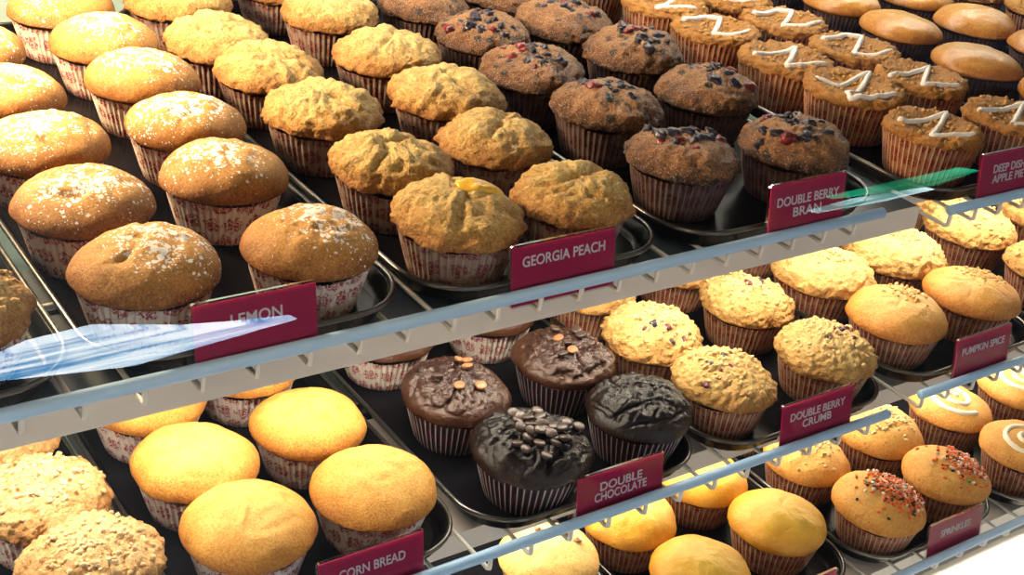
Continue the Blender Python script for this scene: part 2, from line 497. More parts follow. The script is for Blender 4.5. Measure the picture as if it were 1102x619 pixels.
wire_shelf(-0.30, 0.8206, 0.152-0.0335*13, 0.0335, 0.600, -0.414, -0.428, 'top wire shelf section with pale blue front rail holding the lemon to bran trays')
wire_shelf(0.905, 1.75, 0.908, 0.0335, 0.600, -0.4270, -0.4415, 'top wire shelf section at right under the apple pie muffins')
wire_shelf(-0.30, 0.890, 0.466-0.0362*21, 0.0362, 0.590, -0.619, -0.633, 'middle wire shelf section with blue rail under corn bread and chocolate trays')
wire_shelf(0.928, 1.75, 0.9325, 0.0362, 0.590, -0.6100, -0.624, 'middle wire shelf section at right under the pumpkin spice muffins')
wire_shelf(0.05, 1.75, 0.062, 0.0362, 0.545, -0.7785, -0.790, 'lowest wire shelf with blue front rail at bottom right')

# ------------------------------------------------------------------ trays
def rrect(x0, x1, y0, y1, r, n=9):
    pts = []
    for cx, cy, a0 in ((x1-r, y1-r, 0), (x0+r, y1-r, 90), (x0+r, y0+r, 180), (x1-r, y0+r, 270)):
        for k in range(n):
            a = math.radians(a0 + 90*k/(n-1))
            pts.append((cx + r*math.cos(a), cy + r*math.sin(a)))
    return pts

def tray(x0, x1, y0, y1, zb, label, group):
    r = empty('baking_tray', ((x0+x1)/2, (y0+y1)/2, Z(zb)))
    hx, hy = (x1-x0)/2, (y1-y0)/2
    prof = [(0.013, 0.0020), (0.0095, 0.0032), (0.0075, 0.006), (0.0045, 0.0135), (0.0015, 0.0145),
            (0.0012, 0.0128), (0.0040, 0.0115), (0.0075, 0.003), (0.0100, 0.0003), (0.014, 0.0)]
    v = []; f = []
    R0 = 0.046
    n = None
    for ins, z in prof:
        loop = rrect(-hx+ins, hx-ins, -hy+ins, hy-ins, R0-ins)
        n = len(loop)
        v += [(a, b, z) for a, b in loop]
    for j in range(len(prof)-1):
        for i in range(n):
            f.append((j*n+i, (j+1)*n+i, (j+1)*n+(i+1)%n, j*n+(i+1)%n))
    f.append(tuple(range(n)))
    b = (len(prof)-1)*n
    f.append(tuple(b+i for i in range(n-1, -1, -1)))
    o = mesh_obj('pan', v, f, M['tray'], r, smooth=True)
    o.data.polygons[-1].use_smooth = False; o.data.polygons[-2].use_smooth = False
    mb = MB()
    mb.tube([(a, b_, 0.0150) for a, b_ in rrect(-hx+0.0015, hx-0.0015, -hy+0.0015, hy-0.0015, R0-0.0015)], 0.0019, 8, closed=True)
    mb.build('rim', M['rim'], r)
    tag(r, label, 'tray', group)

ZT1, ZT1R, ZT2, ZT2R, ZT3 = -0.4262, -0.4397, -0.6312, -0.6222, -0.7882
G1, G2, G3 = 'black trays on the top shelf', 'black trays on the middle shelf', 'black trays on the lowest shelf'
tray(-0.02, 0.194, 0.614, 1.20, ZT1, 'black baking tray at far left of the top shelf, mostly cut off', G1)
tray(0.201, 0.404, 0.614, 1.20, ZT1, 'black baking tray under the sugar-dusted lemon muffins', G1)
tray(0.410, 0.619, 0.614, 1.22, ZT1, 'black baking tray under the peach muffins on the top shelf', G1)
tray(0.627, 0.846, 0.614, 1.20, ZT1, 'black baking tray under the dark berry bran muffins', G1)
tray(0.908, 1.125, 0.622, 1.24, ZT1R, 'black baking tray under the iced apple pie muffins', G1)
tray(1.135, 1.370, 0.622, 1.24, ZT1R, 'black baking tray under the shiny custard muffins, top right', G1)
tray(1.380, 1.600, 0.622, 1.24, ZT1R, 'black baking tray at the top right corner, last on the shelf', G1)
tray(0.045, 0.246, 0.606, 1.10, ZT2, 'black baking tray under the streusel muffins at lower left', G2)
tray(0.252, 0.464, 0.606, 1.10, ZT2, 'black baking tray under the corn bread muffins', G2)
tray(0.472, 0.696, 0.606, 1.10, ZT2, 'black baking tray under the chocolate muffins', G2)
tray(0.703, 0.922, 0.606, 1.10, ZT2, 'black baking tray under the berry crumb muffins', G2)
tray(0.928, 1.142, 0.606, 1.10, ZT2R, 'black baking tray under the pumpkin spice muffins', G2)
tray(1.152, 1.390, 0.606, 1.10, ZT2R, 'black baking tray right of the pumpkin spice tray', G2)
tray(0.455, 0.655, 0.560, 1.0, ZT3, 'black baking tray under the chocolate chip muffin at bottom centre', G3)
tray(0.661, 0.882, 0.560, 1.0, ZT3, 'black baking tray under the yellow muffins on the lowest shelf', G3)
tray(0.888, 1.092, 0.560, 1.0, ZT3, 'black baking tray under the sprinkled muffins', G3)
tray(1.098, 1.315, 0.556, 1.0, ZT3, 'black baking tray under the swirl-iced muffins, bottom right', G3)

# ------------------------------------------------------------------ muffins
RES = {'smooth': (112, 42), 'flat': (120, 46), 'bumpy': (120, 46), 'bran': (120, 46), 'crumb': (140, 52), 'choc': (180, 72)}
def sm(x, a, b):
    t = max(0.0, min(1.0, (x-a)/(b-a))); return t*t*(3-2*t)

def build_cap(parent, mat, Rr, h, hr, style, seed, crack=1.0):
    rnd = random.Random(seed)
    off = Vector((rnd.uniform(-50, 50), rnd.uniform(-50, 50), rnd.uniform(-50, 50)))
    ax, ay = rnd.uniform(-0.006, 0.006), rnd.uniform(-0.006, 0.006)
    cr_a = rnd.uniform(0, math.pi)
    N_T, N_R = RES[style]
    verts = []
    a0, a1 = -1.05, math.pi/2
    for j in range(N_R):
        s = j/(N_R-1)
        a = a0 + (a1-a0)*s
        for i in range(N_T):
            th = 2*math.pi*i/N_T
            c, sn = math.cos(th), math.sin(th)
            lob = 1 + 0.028*noise.noise(Vector((c*1.1, sn*1.1, 0)) + off)
            if style in ('bumpy', 'choc', 'crumb', 'bran'):
                lob += 0.022*noise.noise(Vector((c*2.8, sn*2.8, 3)) + off)
            if a < 0:
                r = Rr*lob*math.cos(a); z = hr + 0.007*math.sin(a)
            elif style == 'flat':
                r = Rr*lob*math.cos(a)**0.8
                q = r/Rr
                z = hr + h*math.sin(min(a*2.2, math.pi/2)) - 0.005*(1-sm(q, 0.25, 0.85))
            else:
                r = Rr*lob*math.cos(a)**0.92
                z = hr + h*math.sin(a)**(1.0 if style != 'smooth' else 1.05)
            top = max(0.0, math.sin(a))
            p = Vector((r*c + ax*top, r*sn + ay*top, z))
            nrm = Vector((math.cos(a)*c, math.cos(a)*sn, max(-0.3, math.sin(a)*1.2))).normalized()
            q = p + off
            d = 0.0016*noise.noise(q*38)
            if style == 'smooth':
                d += 0.0005*noise.noise(q*140)
                crk = abs(noise.noise(q*26 + Vector((3, 7, 1))))
                d += 0.0012*top*noise.noise(q*75) + crack*(0.0013*noise.noise(q*120) + 0.0009*noise.noise(q*260))*sm(top, 0.6, 0.95) - crack*0.0016*(1-sm(crk, 0.0, 0.10))*sm(top, 0.55, 0.85)
            elif style == 'bumpy':
                d += 0.0026*noise.noise(q*80) + 0.0022*noise.noise(q*170) + 0.0014*noise.noise(q*360)
                e = p.x*math.cos(cr_a) + p.y*math.sin(cr_a) + 0.008*noise.noise(q*50)
                d -= 0.0030*(1-sm(abs(e), 0.0, 0.0045))*sm(top, 0.55, 0.85)
                d += 0.0022*(sm(e, 0.002, 0.010) - 0.5)*sm(top, 0.5, 0.9)
            elif style == 'bran':
                d += 0.0026*noise.noise(q*75) + 0.0020*noise.noise(q*190) + 0.0010*noise.noise(q*400)
            elif style == 'choc':
                d += 0.0020*noise.noise(q*60)
                k1 = abs(noise.noise(q*42)); k2 = abs(noise.noise(q*85 + Vector((9, 2, 4))))
                m_ = sm(top, 0.25, 0.6)
                d -= (0.0042*(1-sm(k1, 0, 0.10)) + 0.0022*(1-sm(k2, 0, 0.14)))*m_
                d += 0.0016*noise.noise(q*260)*m_
            elif style == 'crumb':
                dist = noise.voronoi(q*165)[0][0]
                d += (0.0024*(0.6-dist)*2 + 0.0022*noise.noise(q*300))*sm(a, -0.25, 0.15) + 0.0015*noise.noise(q*70)
            elif style == 'flat':
                g = sm(math.hypot(p.x, p.y)/Rr, 0.45, 0.8)
                d += (0.0030*noise.noise(q*110) + 0.0024*noise.noise(q*240))*(0.35 + 0.9*g) + 0.001*noise.noise(q*60)
            p = p + nrm*d
            verts.append((p.x, p.y, p.z))
    faces = []
    for j in range(N_R-2):
        for i in range(N_T):
            faces.append((j*N_T+i, j*N_T+(i+1)%N_T, (j+1)*N_T+(i+1)%N_T, (j+1)*N_T+i))
    # crown: one shared tip
    verts = verts[:(N_R-1)*N_T]
    tip = [sum(v[k] for v in verts[-N_T:])/N_T for k in range(3)]
    verts.append(tuple(tip))
    b = (N_R-2)*N_T
    for i in range(N_T):
        faces.append((b+i, b+(i+1)%N_T, len(verts)-1))
    faces.append(tuple(range(N_T-1, -1, -1)))
    o = mesh_obj('cake', verts, faces, mat, parent)
    return o, verts[int(N_R*0.40)*N_T::(1 if N_T < 100 else 2)]

def surf(pts, x, y):
    best = min(pts, key=lambda q: (q[0]-x)**2 + (q[1]-y)**2 - 0.02*q[2]*0.01)
    return best[2]

NP = 52
def build_liner(parent, mat, rb, rt, ht, seed):
    rnd = random.Random(seed*7+1)
    off = Vector((rnd.uniform(-9, 9), rnd.uniform(-9, 9), 0))
    v = []; f = []; uv = []
    K = NP*4
    rows = [0.0, 0.04, 0.25, 0.5, 0.75, 0.93, 1.0]
    for j, s in enumerate(rows):
        for i in range(K):
            th = 2*math.pi*i/K
            ph = (i % 4)
            pleat = (1.0, 0.3, -1.0, 0.3)[ph]*(0.0004 + 0.0007*s)
            r = rb + (rt-rb)*s**0.9 + pleat
            z = ht*s
            if s > 0.9:
                r += 0.0012*noise.noise(Vector((math.cos(th)*3, math.sin(th)*3, 1)) + off)
                z += 0.0016*noise.noise(Vector((math.cos(th)*2.2, math.sin(th)*2.2, 5)) + off) + (0.0007 if ph == 0 else 0)
            if j == 0: r -= 0.001
            v.append((r*math.cos(th), r*math.sin(th), z))
    for j in range(len(rows)-1):
        for i in range(K):
            k = (i+1) % K
            f.append((j*K+i, j*K+k, (j+1)*K+k, (j+1)*K+i))
            u0, u1 = i/K, (i+1)/K
            uv.append(((u0, rows[j]), (u1, rows[j]), (u1, rows[j+1]), (u0, rows[j+1])))
    f.append(tuple(range(K-1, -1, -1)))
    uv.append(tuple((0.5, 0.0) for _ in range(K)))
    return mesh_obj('paper_liner', v, f, mat, parent, smooth=True, uvs=uv)

def put_berries(parent, pts, spots, seed):
    rnd = random.Random(seed)
    for (x, y, r, kind) in spots:
        z = surf(pts, x, y)
        mb = MB()
        mb.blob((0, 0, 0), r, r*rnd.uniform(0.6, 1.0), r*rnd.uniform(0.55, 0.8), rnd.random()*9, 0.4, 14, 9)
        o = mb.build('berry', M[kind], parent, loc=(x, y, z - r*0.30))
        o.rotation_euler = (rnd.uniform(-.5, .5), rnd.uniform(-.5, .5), rnd.uniform(0, 6))

def berry_spots(rnd, cx, cy, n_blue, n_red, spread, Rr, rs=(0.0036, 0.0076)):
    out = []
    tries = 0
    while len(out) < n_blue + n_red and tries < 400:
        tries += 1
        k = len(out)
        x = cx + rnd.gauss(0, spread); y = cy + rnd.gauss(0, spread)
        if math.hypot(x, y) > Rr*0.82: continue
        r = rnd.uniform(*rs)
        if any(math.hypot(x-a, y-b) < (r+c)*0.66 for a, b, c, _ in out): continue
        out.append((x, y, r, 'blue' if k < n_blue else 'red'))
    return out

def chip_mesh(parent, mat, x, y, z, r, rnd, tilt=0.5, flat=True):
    prof = [(0.0, 0.42), (0.7, 0.42), (0.93, 0.34), (1.0, 0.18), (0.93, -0.02), (0.6, -0.35), (0.0, -0.6)] if flat else \
           [(0.0, 0.75), (0.18, 0.66), (0.45, 0.35), (0.85, 0.12), (1.0, 0.0), (0.9, -0.2), (0.0, -0.25)]
    n = 14
    v = []; f = []
    for rr, zz in prof:
        for k in range(n):
            a = 2*math.pi*k/n
            v.append((rr*r*math.cos(a), rr*r*math.sin(a), zz*r))
    for j in range(len(prof)-1):
        for k in range(n):
            f.append((j*n+k, (j+1)*n+k, (j+1)*n+(k+1)%n, j*n+(k+1)%n))
    o = mesh_obj('chocolate_chip', v, f, mat, parent, loc=(x, y, z))
    o.rotation_euler = (rnd.uniform(-tilt, tilt), rnd.uniform(-tilt, tilt), rnd.uniform(0, 6))
    return o

def crumbs(parent, pts, mat, n, cx, cy, spread, Rr, seed, rs=(0.0010, 0.0026), name='crumb_topping'):
    rnd = random.Random(seed)
    mb = MB()
    k = 0
    while k < n:
        x = cx + rnd.gauss(0, spread); y = cy + rnd.gauss(0, spread)
        if math.hypot(x, y) > Rr*0.93: continue
        z = surf(pts, x, y)
        r = rnd.uniform(*rs)
        mb.blob((x, y, z + r*0.25), r, r*rnd.uniform(.7, 1), r*rnd.uniform(.6, .9), rnd.random()*9, 0.45, 7, 5)
        k += 1
    o = mb.build(name, mat, parent)
    o['kind'] = 'stuff'
    return o

def icing_line(parent, pts, path, r, mat, name='icing', lift=0.0012, jitter=0):
    # resample
    P = []
    for (a, b) in zip(path[:-1], path[1:]):
        L = math.hypot(b[0]-a[0], b[1]-a[1]); k = max(2, int(L/0.003))
        for t in range(k):
            P.append((a[0]+(b[0]-a[0])*t/k, a[1]+(b[1]-a[1])*t/k))
    P.append(path[-1])
    q = []
    zs = [surf(pts, x, y) for x, y in P]
    for i, (x, y) in enumerate(P):
        z = sum(zs[max(0, i-2):i+3])/len(zs[max(0, i-2):i+3])
        q.append((x, y, max(z, zs[i]-0.0005) + lift))
    rs = [r*(0.85 + 0.3*abs(noise.noise(Vector((i*0.5, r*900, P[0][0]*50))))) for i in range(len(q))]
    rs[0] *= 1.25; rs[-1] *= 0.9
    # rounded ends
    a = Vector(q[0]); b = Vector(q[1]); d = (a-b).normalized()
    q = [tuple(a + d*rs[0]*0.9)] + q; rs = [rs[0]*0.4] + rs
    a = Vector(q[-1]); b = Vector(q[-2]); d = (a-b).normalized()
    q = q + [tuple(a + d*rs[-1]*0.9)]; rs = rs + [rs[-1]*0.4]
    mb = MB(); mb.tube(q, rs, 10)
    return mb.build(name, mat, parent)

SPR_COL = [('orange_sprinkle', (0.80,0.16,0.02)), ('red_sprinkle', (0.50,0.03,0.02)), ('white_sprinkle', (0.85,0.75,0.60)),
           ('green_sprinkle', (0.03,0.25,0.08)), ('brown_sprinkle', (0.06,0.02,0.01))]
SPR = [simple(n_, c_, 0.3) for n_, c_ in SPR_COL]
def sprinkles(parent, pts, n, cx, cy, spread, Rr, seed):
    rnd = random.Random(seed)
    mb = MB(); mi = []
    k = 0
    while k < n:
        x = cx + rnd.gauss(0, spread); y = cy + rnd.gauss(0, spread)
        if math.hypot(x, y) > Rr*0.9: continue
        z = surf(pts, x, y) + 0.0006 + rnd.uniform(0, 0.0008)
        a = rnd.uniform(0, 6.28); L = rnd.uniform(0.0012, 0.0022)
        dx, dy, dz = math.cos(a)*L, math.sin(a)*L, rnd.uniform(-.3, .3)*L
        f0 = len(mb.f)
        mb.tube([(x-dx, y-dy, z-dz), (x-dx*.8, y-dy*.8, z-dz*.8), (x+dx*.8, y+dy*.8, z+dz*.8), (x+dx, y+dy, z+dz)], [0.0007, 0.0014, 0.0014, 0.0007], 6)
        c = rnd.choices(range(5), (56, 12, 12, 6, 14))[0]
        mi += [c]*(len(mb.f)-f0)
        k += 1
    o = mb.build('sprinkles', SPR[0], parent)
    for m_ in SPR[1:]: o.data.materials.append(m_)
    o.data.polygons.foreach_set('material_index', mi)
    o['kind'] = 'stuff'

KIND = {
 # name, cap material, liner, style, dome ratio, rim height, liner bottom ratio
 'lemon':   ('lemon_muffin', 'lemon', 'liner_pale', 'smooth', 0.52, 0.0375, 0.70),
 'peach':   ('peach_muffin', 'peach', 'liner_soaked_shaded', 'bumpy', 0.50, 0.0375, 0.70),
 'bran':    ('berry_bran_muffin', 'bran', 'liner_bran', 'bran', 0.48, 0.0385, 0.70),
 'apple':   ('apple_pie_muffin', 'apple', 'liner_amber', 'flat', 0.17, 0.0400, 0.80),
 'custard': ('custard_muffin', 'custard', 'liner_bran', 'smooth', 0.40, 0.0370, 0.70),
 'streusel':('streusel_muffin', 'streusel', 'liner_pale', 'crumb', 0.50, 0.0370, 0.70),
 'corn':    ('corn_muffin', 'corn', 'liner_pale', 'smooth', 0.50, 0.0375, 0.70),
 'choc':    ('chocolate_muffin', 'choc', 'liner_choc', 'choc', 0.52, 0.0375, 0.70),
 'crumb':   ('berry_crumb_muffin', 'crumb', 'liner_amber', 'crumb', 0.50, 0.0375, 0.72),
 'pumpkin': ('pumpkin_muffin', 'pumpkin', 'liner_amber', 'smooth', 0.50, 0.0380, 0.70),
 'yellow':  ('yellow_muffin', 'yellow', 'liner_amber', 'smooth', 0.52, 0.0375, 0.72),
 'chip':    ('chip_muffin', 'chip', 'liner_amber', 'smooth', 0.42, 0.0375, 0.72),
 'vanilla': ('sprinkle_muffin', 'vanilla', 'liner_amber', 'smooth', 0.52, 0.0375, 0.72),
 'swirl':   ('swirl_muffin', 'vanilla', 'liner_amber', 'smooth', 0.34, 0.0385, 0.74),
}
_seed = [100]
def muffin(kind, x, y, zf, D, label, group, lean=None, **op):
    _seed[0] += 1
    seed = op.get('seed', _seed[0])
    rnd = random.Random(seed)
    name, cm, lm, style, hk, hr, bk = KIND[kind]
    Rr = D/2
    k = D/0.09
    hr = hr*(0.6 + 0.4*k)
    r = empty(name, (x, y, Z(zf)), rz=0)
    if lean is None: lean = (rnd.uniform(-.025, .025), rnd.uniform(-.025, .025))
    # lean keeps the base resting on the tray
    r.rotation_euler = (lean[0]*0.4, lean[1]*0.4, 0)
    h = Rr*hk*rnd.uniform(0.92, 1.08)*op.get('h', 1.0)
    rt = Rr*(0.90 if style != 'flat' else 0.975)
    ht = hr - (0.0045 if style != 'flat' else 0.001)
    build_liner(r, M[op.get('liner', lm)], Rr*bk, rt, ht, seed)
    cake, pts = build_cap(r, M[op.get('mat', cm)], Rr, h, hr, op.get('style', style), seed, {'custard': 0.0, 'yellow': 0.45, 'vanilla': 0.3, 'chip': 0.3, 'swirl': 0.2}.get(kind, 1.0))
    if kind == 'bran':
        cx, cy = op.get('c', (0.004, 0.006))
        cx -= 0.004; cy -= 0.009
        put_berries(r, pts, berry_spots(rnd, cx, cy, op.get('nb', 9)+4, op.get('nr', 3), 0.0125, Rr), seed)
    elif kind == 'apple':
        path = op.get('path') or [(-0.034, 0.011), (-0.003, 0.0145), (0.030, 0.0146), (-0.028, -0.022), (0.012, -0.034)]
        kk = Rr/0.045
        rot = rnd.uniform(-0.12, 0.12)
        pp = [((a*math.cos(rot)-b*math.sin(rot))*kk, (a*math.sin(rot)+b*math.cos(rot))*kk) for a, b in path]
        crumbs(r, pts, M['spice_bits'], 80, 0, 0, 0.026, Rr, seed, (0.0012, 0.0026))
        icing_line(r, pts, pp, 0.0031, M['icing'], lift=0.0006)
    elif kind == 'streusel':
        crumbs(r, pts, M['oat_bits'], 150, 0, 0, 0.022, Rr, seed, (0.0010, 0.0024))
    elif kind == 'choc':
        n = op.get('chips', 4)
        cx, cy = op.get('c', (0, 0)); sp = op.get('spread', 0.012)
        done = []; t_ = 0
        while len(done) < n and t_ < 500:
            t_ += 1
            px, py = cx + rnd.gauss(0, sp), cy + rnd.gauss(0, sp)
            if math.hypot(px, py) > Rr*0.8 or any(math.hypot(px-a, py-b) < 0.0062 for a, b in done): continue
            done.append((px, py))
            chip_mesh(r, M['chipmilk'] if len(done) <= op.get('milk', 0) else M['chipdark'], px, py, surf(pts, px, py)+0.0022, 0.0047, rnd, 0.35)
    elif kind == 'crumb':
        crumbs(r, pts, M['crumb_bits'], 130, op.get('cx', 0), op.get('cy', 0), 0.020, Rr, seed)
        if op.get('nb', 5):
            cx, cy = op.get('c', (0.0, 0.004))
            cx -= 0.003; cy -= 0.007
            put_berries(r, pts, [(a, b, c, 'purple' if i % 3 else 'blue') for i, (a, b, c, d_) in enumerate(
                berry_spots(rnd, cx, cy, op.get('nb', 6), 0, 0.010, Rr, (0.0028, 0.0052)))], seed)
    elif kind == 'pumpkin' and op.get('bits', 90):
        cx, cy = op.get('c', (0.012, 0.004))
        crumbs(r, pts, M['spice_bits'], op.get('bits', 90), cx, cy, 0.010, Rr, seed, (0.0010, 0.0022))
    elif kind == 'chip':
        for px, py in op.get('at', ((0.016, 0.004), (-0.016, 0.012), (0.0, 0.02), (0.022, -0.008))):
            chip_mesh(r, M['chipmilk'], px, py, surf(pts, px, py)+0.0006, 0.0042, rnd, 0.5, False)
    elif kind == 'vanilla':
        if op.get('spr', 0):
            cx, cy = op.get('c', (0.014, -0.006))
            sprinkles(r, pts, op['spr'], cx, cy, op.get('spread', 0.0105), Rr, seed)
        else:
            crumbs(r, pts, M['oat_bits'], 110, 0.002, 0.004, 0.018, Rr, seed, (0.0011, 0.0023), 'sugar_nibs')
    elif kind == 'swirl':
        P = []
        for i in range(46):
            a = 0.3 + i*0.24; rr = 0.004 + 0.0245*(i/45.0)
            P.append((rr*math.cos(a), rr*math.sin(a)))
        icing_line(r, pts, P, 0.0036, M['cream'], lift=-0.0012)
    elif kind == 'peach' and op.get('fruit'):
        fx, fy = op['fruit']
        mb = MB(); mb.blob((0, 0, 0), 0.016, 0.0095, 0.0050, 3.3, 0.35, 18, 12)
        o = mb.build('peach_slice', M['peachfruit'], r, loc=(fx, fy, surf(pts, fx, fy)+0.0004)); o.rotation_euler = (0.1, 0.25, -0.4)
    tag(r, label, 'muffin', group)
    return r

ORD = ['front', 'second', 'third', 'fourth', 'fifth', 'sixth', 'seventh']
def rows(kind, side, pts, zf, D, what, tray_name, group, ops=None):
    for i, p in enumerate(pts):
        d = p[2] if len(p) > 2 else D
        op = dict((ops or {}).get(i, {}))
        lab = op.pop('label', None) or ('%s, %s column, %s row from the front' % (what, side, ORD[i]) if i else '%s, %s column, front row' % (what, side))
        muffin(kind, p[0], p[1], zf, d, lab, group, **op)

F1, F1R, F2, F2R, F3 = -0.4242, -0.4377, -0.6292, -0.6202, -0.7862
g = 'lemon muffins on the top shelf'
rows('lemon', 'left', [(0.247,0.672,0.0870), (0.243,0.767,0.0885), (0.247,0.864,0.088), (0.250,0.963,0.088), (0.248,1.058,0.088), (0.248,1.150,0.088)], F1, 0.088,
     'sugar-dusted lemon muffin in lemon tray', 'lemon', g)
rows('lemon', 'right', [(0.350,0.664,0.0850), (0.343,0.779,0.0865), (0.353,0.869,0.088), (0.357,0.967,0.088), (0.357,1.054,0.0895), (0.351,1.147,0.0915)], F1, 0.088,
     'sugar-dusted lemon muffin in lemon tray', 'lemon', g)
muffin('streusel', 0.137, 0.668, F1, 0.088, 'golden muffin cut off by the left edge, beside the lemon tray', None, mat='peach', style='bumpy')
muffin('lemon', 0.140, 1.060, F1, 0.088, 'pale golden muffin at the back of the far left tray', None)
g = 'peach muffins on the top shelf'
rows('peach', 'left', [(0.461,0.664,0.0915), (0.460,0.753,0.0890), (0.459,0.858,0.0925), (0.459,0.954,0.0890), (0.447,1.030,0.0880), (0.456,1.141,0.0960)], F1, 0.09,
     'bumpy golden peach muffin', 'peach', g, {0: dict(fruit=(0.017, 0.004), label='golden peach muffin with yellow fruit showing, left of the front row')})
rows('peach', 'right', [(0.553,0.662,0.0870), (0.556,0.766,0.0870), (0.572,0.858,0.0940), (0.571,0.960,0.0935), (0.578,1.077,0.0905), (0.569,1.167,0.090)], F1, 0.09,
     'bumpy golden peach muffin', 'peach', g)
g = 'double berry bran muffins on the top shelf'
rows('bran', 'left', [(0.680,0.689,0.0888), (0.687,0.795,0.0930), (0.674,0.885,0.0925), (0.686,0.982,0.0885), (0.678,1.075,0.090)], F1, 0.09,
     'dark berry bran muffin in bran tray', 'bran', g,
     {0: dict(c=(0.004,0.010), nb=8, nr=6), 1: dict(c=(0.003,0.012), nb=9, nr=1), 2: dict(c=(0.0,0.008), nb=6, nr=5), 3: dict(c=(-0.004,0.002), nb=9, nr=3), 4: dict(c=(0.012,0.004), nb=3, nr=2)})
rows('bran', 'right', [(0.786,0.675,0.0905), (0.797,0.795,0.0912), (0.799,0.898,0.0935), (0.785,0.989,0.0960), (0.782,1.083,0.094)], F1, 0.09,
     'dark berry bran muffin in bran tray', 'bran', g,
     {0: dict(c=(0.0,0.010), nb=10, nr=3), 1: dict(c=(0.012,0.010), nb=4, nr=5), 2: dict(c=(0.002,0.008), nb=7, nr=4), 3: dict(c=(0.004,0.012), nb=5, nr=3), 4: dict(c=(0.01,0.0), nb=3, nr=2)})
K = 1.0335
def sc(L): return [(a[0]*K, a[1]*K) + tuple(a[2:]) for a in L]
g = 'iced apple pie muffins on the top shelf'
P7 = [(-0.026,0.020), (0.007,0.026), (0.021,0.0165), (-0.015,-0.0135), (0.006,-0.025), (0.026,-0.022)]
P9 = [(-0.031,0.019), (-0.013,0.006), (0.017,0.0145), (0.030,0.0154), (-0.015,-0.0174), (-0.030,-0.0197), (-0.034,-0.029), (-0.014,-0.034), (0.013,-0.0335)]
rows('apple', 'left', sc([(0.942,0.661,0.0880), (0.945,0.756,0.0950), (0.937,0.837,0.094), (0.932,0.933,0.0915), (0.937,1.017,0.092), (0.915,1.114,0.092)]), F1R, 0.092,
     'apple pie muffin with white icing zigzag', 'apple', g, {1: dict(path=P9), 3: dict(path=P7)})
rows('apple', 'right', sc([(1.043,0.656,0.090), (1.033,0.754,0.0905), (1.036,0.841,0.0930), (1.026,0.929,0.094), (1.030,1.018,0.092)]), F1R, 0.092,
     'apple pie muffin with white icing zigzag', 'apple', g, {2: dict(path=P7), 3: dict(path=P7)})
g = 'shiny custard muffins on the top shelf'
rows('custard', 'left', sc([(1.160,0.682,0.090), (1.150,0.778,0.0945), (1.160,0.888,0.0925), (1.165,0.980,0.092), (1.162,1.075,0.092)]), F1R, 0.092,
     'shiny golden muffin right of the apple pies', 'custard', g)
rows('custard', 'right', sc([(1.280,0.700,0.090), (1.287,0.790,0.092), (1.267,0.876,0.0935), (1.279,0.972,0.092), (1.280,1.065,0.092)]), F1R, 0.092,
     'shiny golden muffin right of the apple pies', 'custard', g)
g = 'golden crumb muffins in the top right corner'
rows('crumb', 'left', sc([(1.400,0.800,0.092), (1.415,0.892,0.092), (1.385,0.975,0.092)]), F1R, 0.092,
     'golden crumbly muffin in the top right corner', 'crumb', g, {0: dict(nb=0), 1: dict(nb=0), 2: dict(nb=0)})

# middle shelf
g = 'streusel muffins on the middle shelf'
rows('streusel', 'right', [(0.206,0.668,0.0905), (0.199,0.747,0.0910), (0.192,0.832,0.090)], F2, 0.09,
     'pale crumb-topped muffin at lower left', 'streusel', g)
g = 'corn bread muffins on the middle shelf'
rows('corn', 'left', [(0.311,0.658,0.0910), (0.307,0.741,0.0915), (0.305,0.832,0.090)], F2, 0.09, 'smooth golden corn bread muffin', 'corn bread', g)
rows('corn', 'right', [(0.407,0.659,0.0910), (0.402,0.752,0.0885), (0.392,0.846,0.088)], F2, 0.09, 'smooth golden corn bread muffin', 'corn bread', g)
g = 'double chocolate muffins on the middle shelf'
rows('choc', 'left', [(0.540,0.650,0.0950), (0.528,0.740,0.0887), (0.522,0.846,0.088)], F2, 0.09, 'dark chocolate muffin', 'chocolate', g,
     {0: dict(chips=24, mat='choc_dark', c=(-0.003, -0.009), spread=0.0125, label='dark chocolate muffin heaped with chips, left of the front row'),
      1: dict(chips=7, milk=5, c=(-0.006, 0.000), spread=0.015, label='chocolate muffin with a few light brown chips, left column, second row'),
      2: dict(chips=2, liner='liner_pale')})
rows('choc', 'right', [(0.652,0.658,0.0890), (0.642,0.748,0.0900), (0.629,0.846,0.088)], F2, 0.09, 'dark chocolate muffin', 'chocolate', g,
     {0: dict(chips=0, mat='choc_dark', label='cracked dark chocolate muffin without chips behind its sign'),
      1: dict(chips=7, milk=2, c=(0.002, -0.004), spread=0.016),
      2: dict(chips=2, liner='liner_pale')})
g = 'berry crumb muffins on the middle shelf'
rows('crumb', 'left', [(0.749,0.660,0.0890), (0.739,0.746,0.0900), (0.740,0.842,0.088)], F2, 0.09, 'pale berry crumb muffin in crumb tray', 'crumb', g,
     {0: dict(c=(-0.010, 0.004), nb=6), 1: dict(c=(0.002, -0.006), nb=6), 2: dict(nb=2)})
rows('crumb', 'right', [(0.871,0.658,0.0920), (0.867,0.757,0.0895), (0.857,0.848,0.088)], F2, 0.09, 'pale berry crumb muffin in crumb tray', 'crumb', g,
     {0: dict(c=(0.008, 0.004), nb=8), 1: dict(c=(0.012, 0.004), nb=4), 2: dict(nb=2)})
g = 'pumpkin spice muffins on the middle shelf'
rows('pumpkin', 'left', [(0.974,0.667,0.0955), (0.968,0.760,0.1020), (0.968,0.862,0.094)], F2R, 0.095, 'orange pumpkin spice muffin', 'pumpkin', g,
     {1: dict(mat='crumb', style='crumb', c=(0,0), bits=60)})
rows('pumpkin', 'right', [(1.084,0.667,0.0955), (1.075,0.759,0.1030), (1.075,0.862,0.094)], F2R, 0.095, 'orange pumpkin spice muffin', 'pumpkin', g,
     {1: dict(mat='crumb', style='crumb', c=(0,0), bits=60)})
g = 'golden muffins right of the pumpkin spice tray'
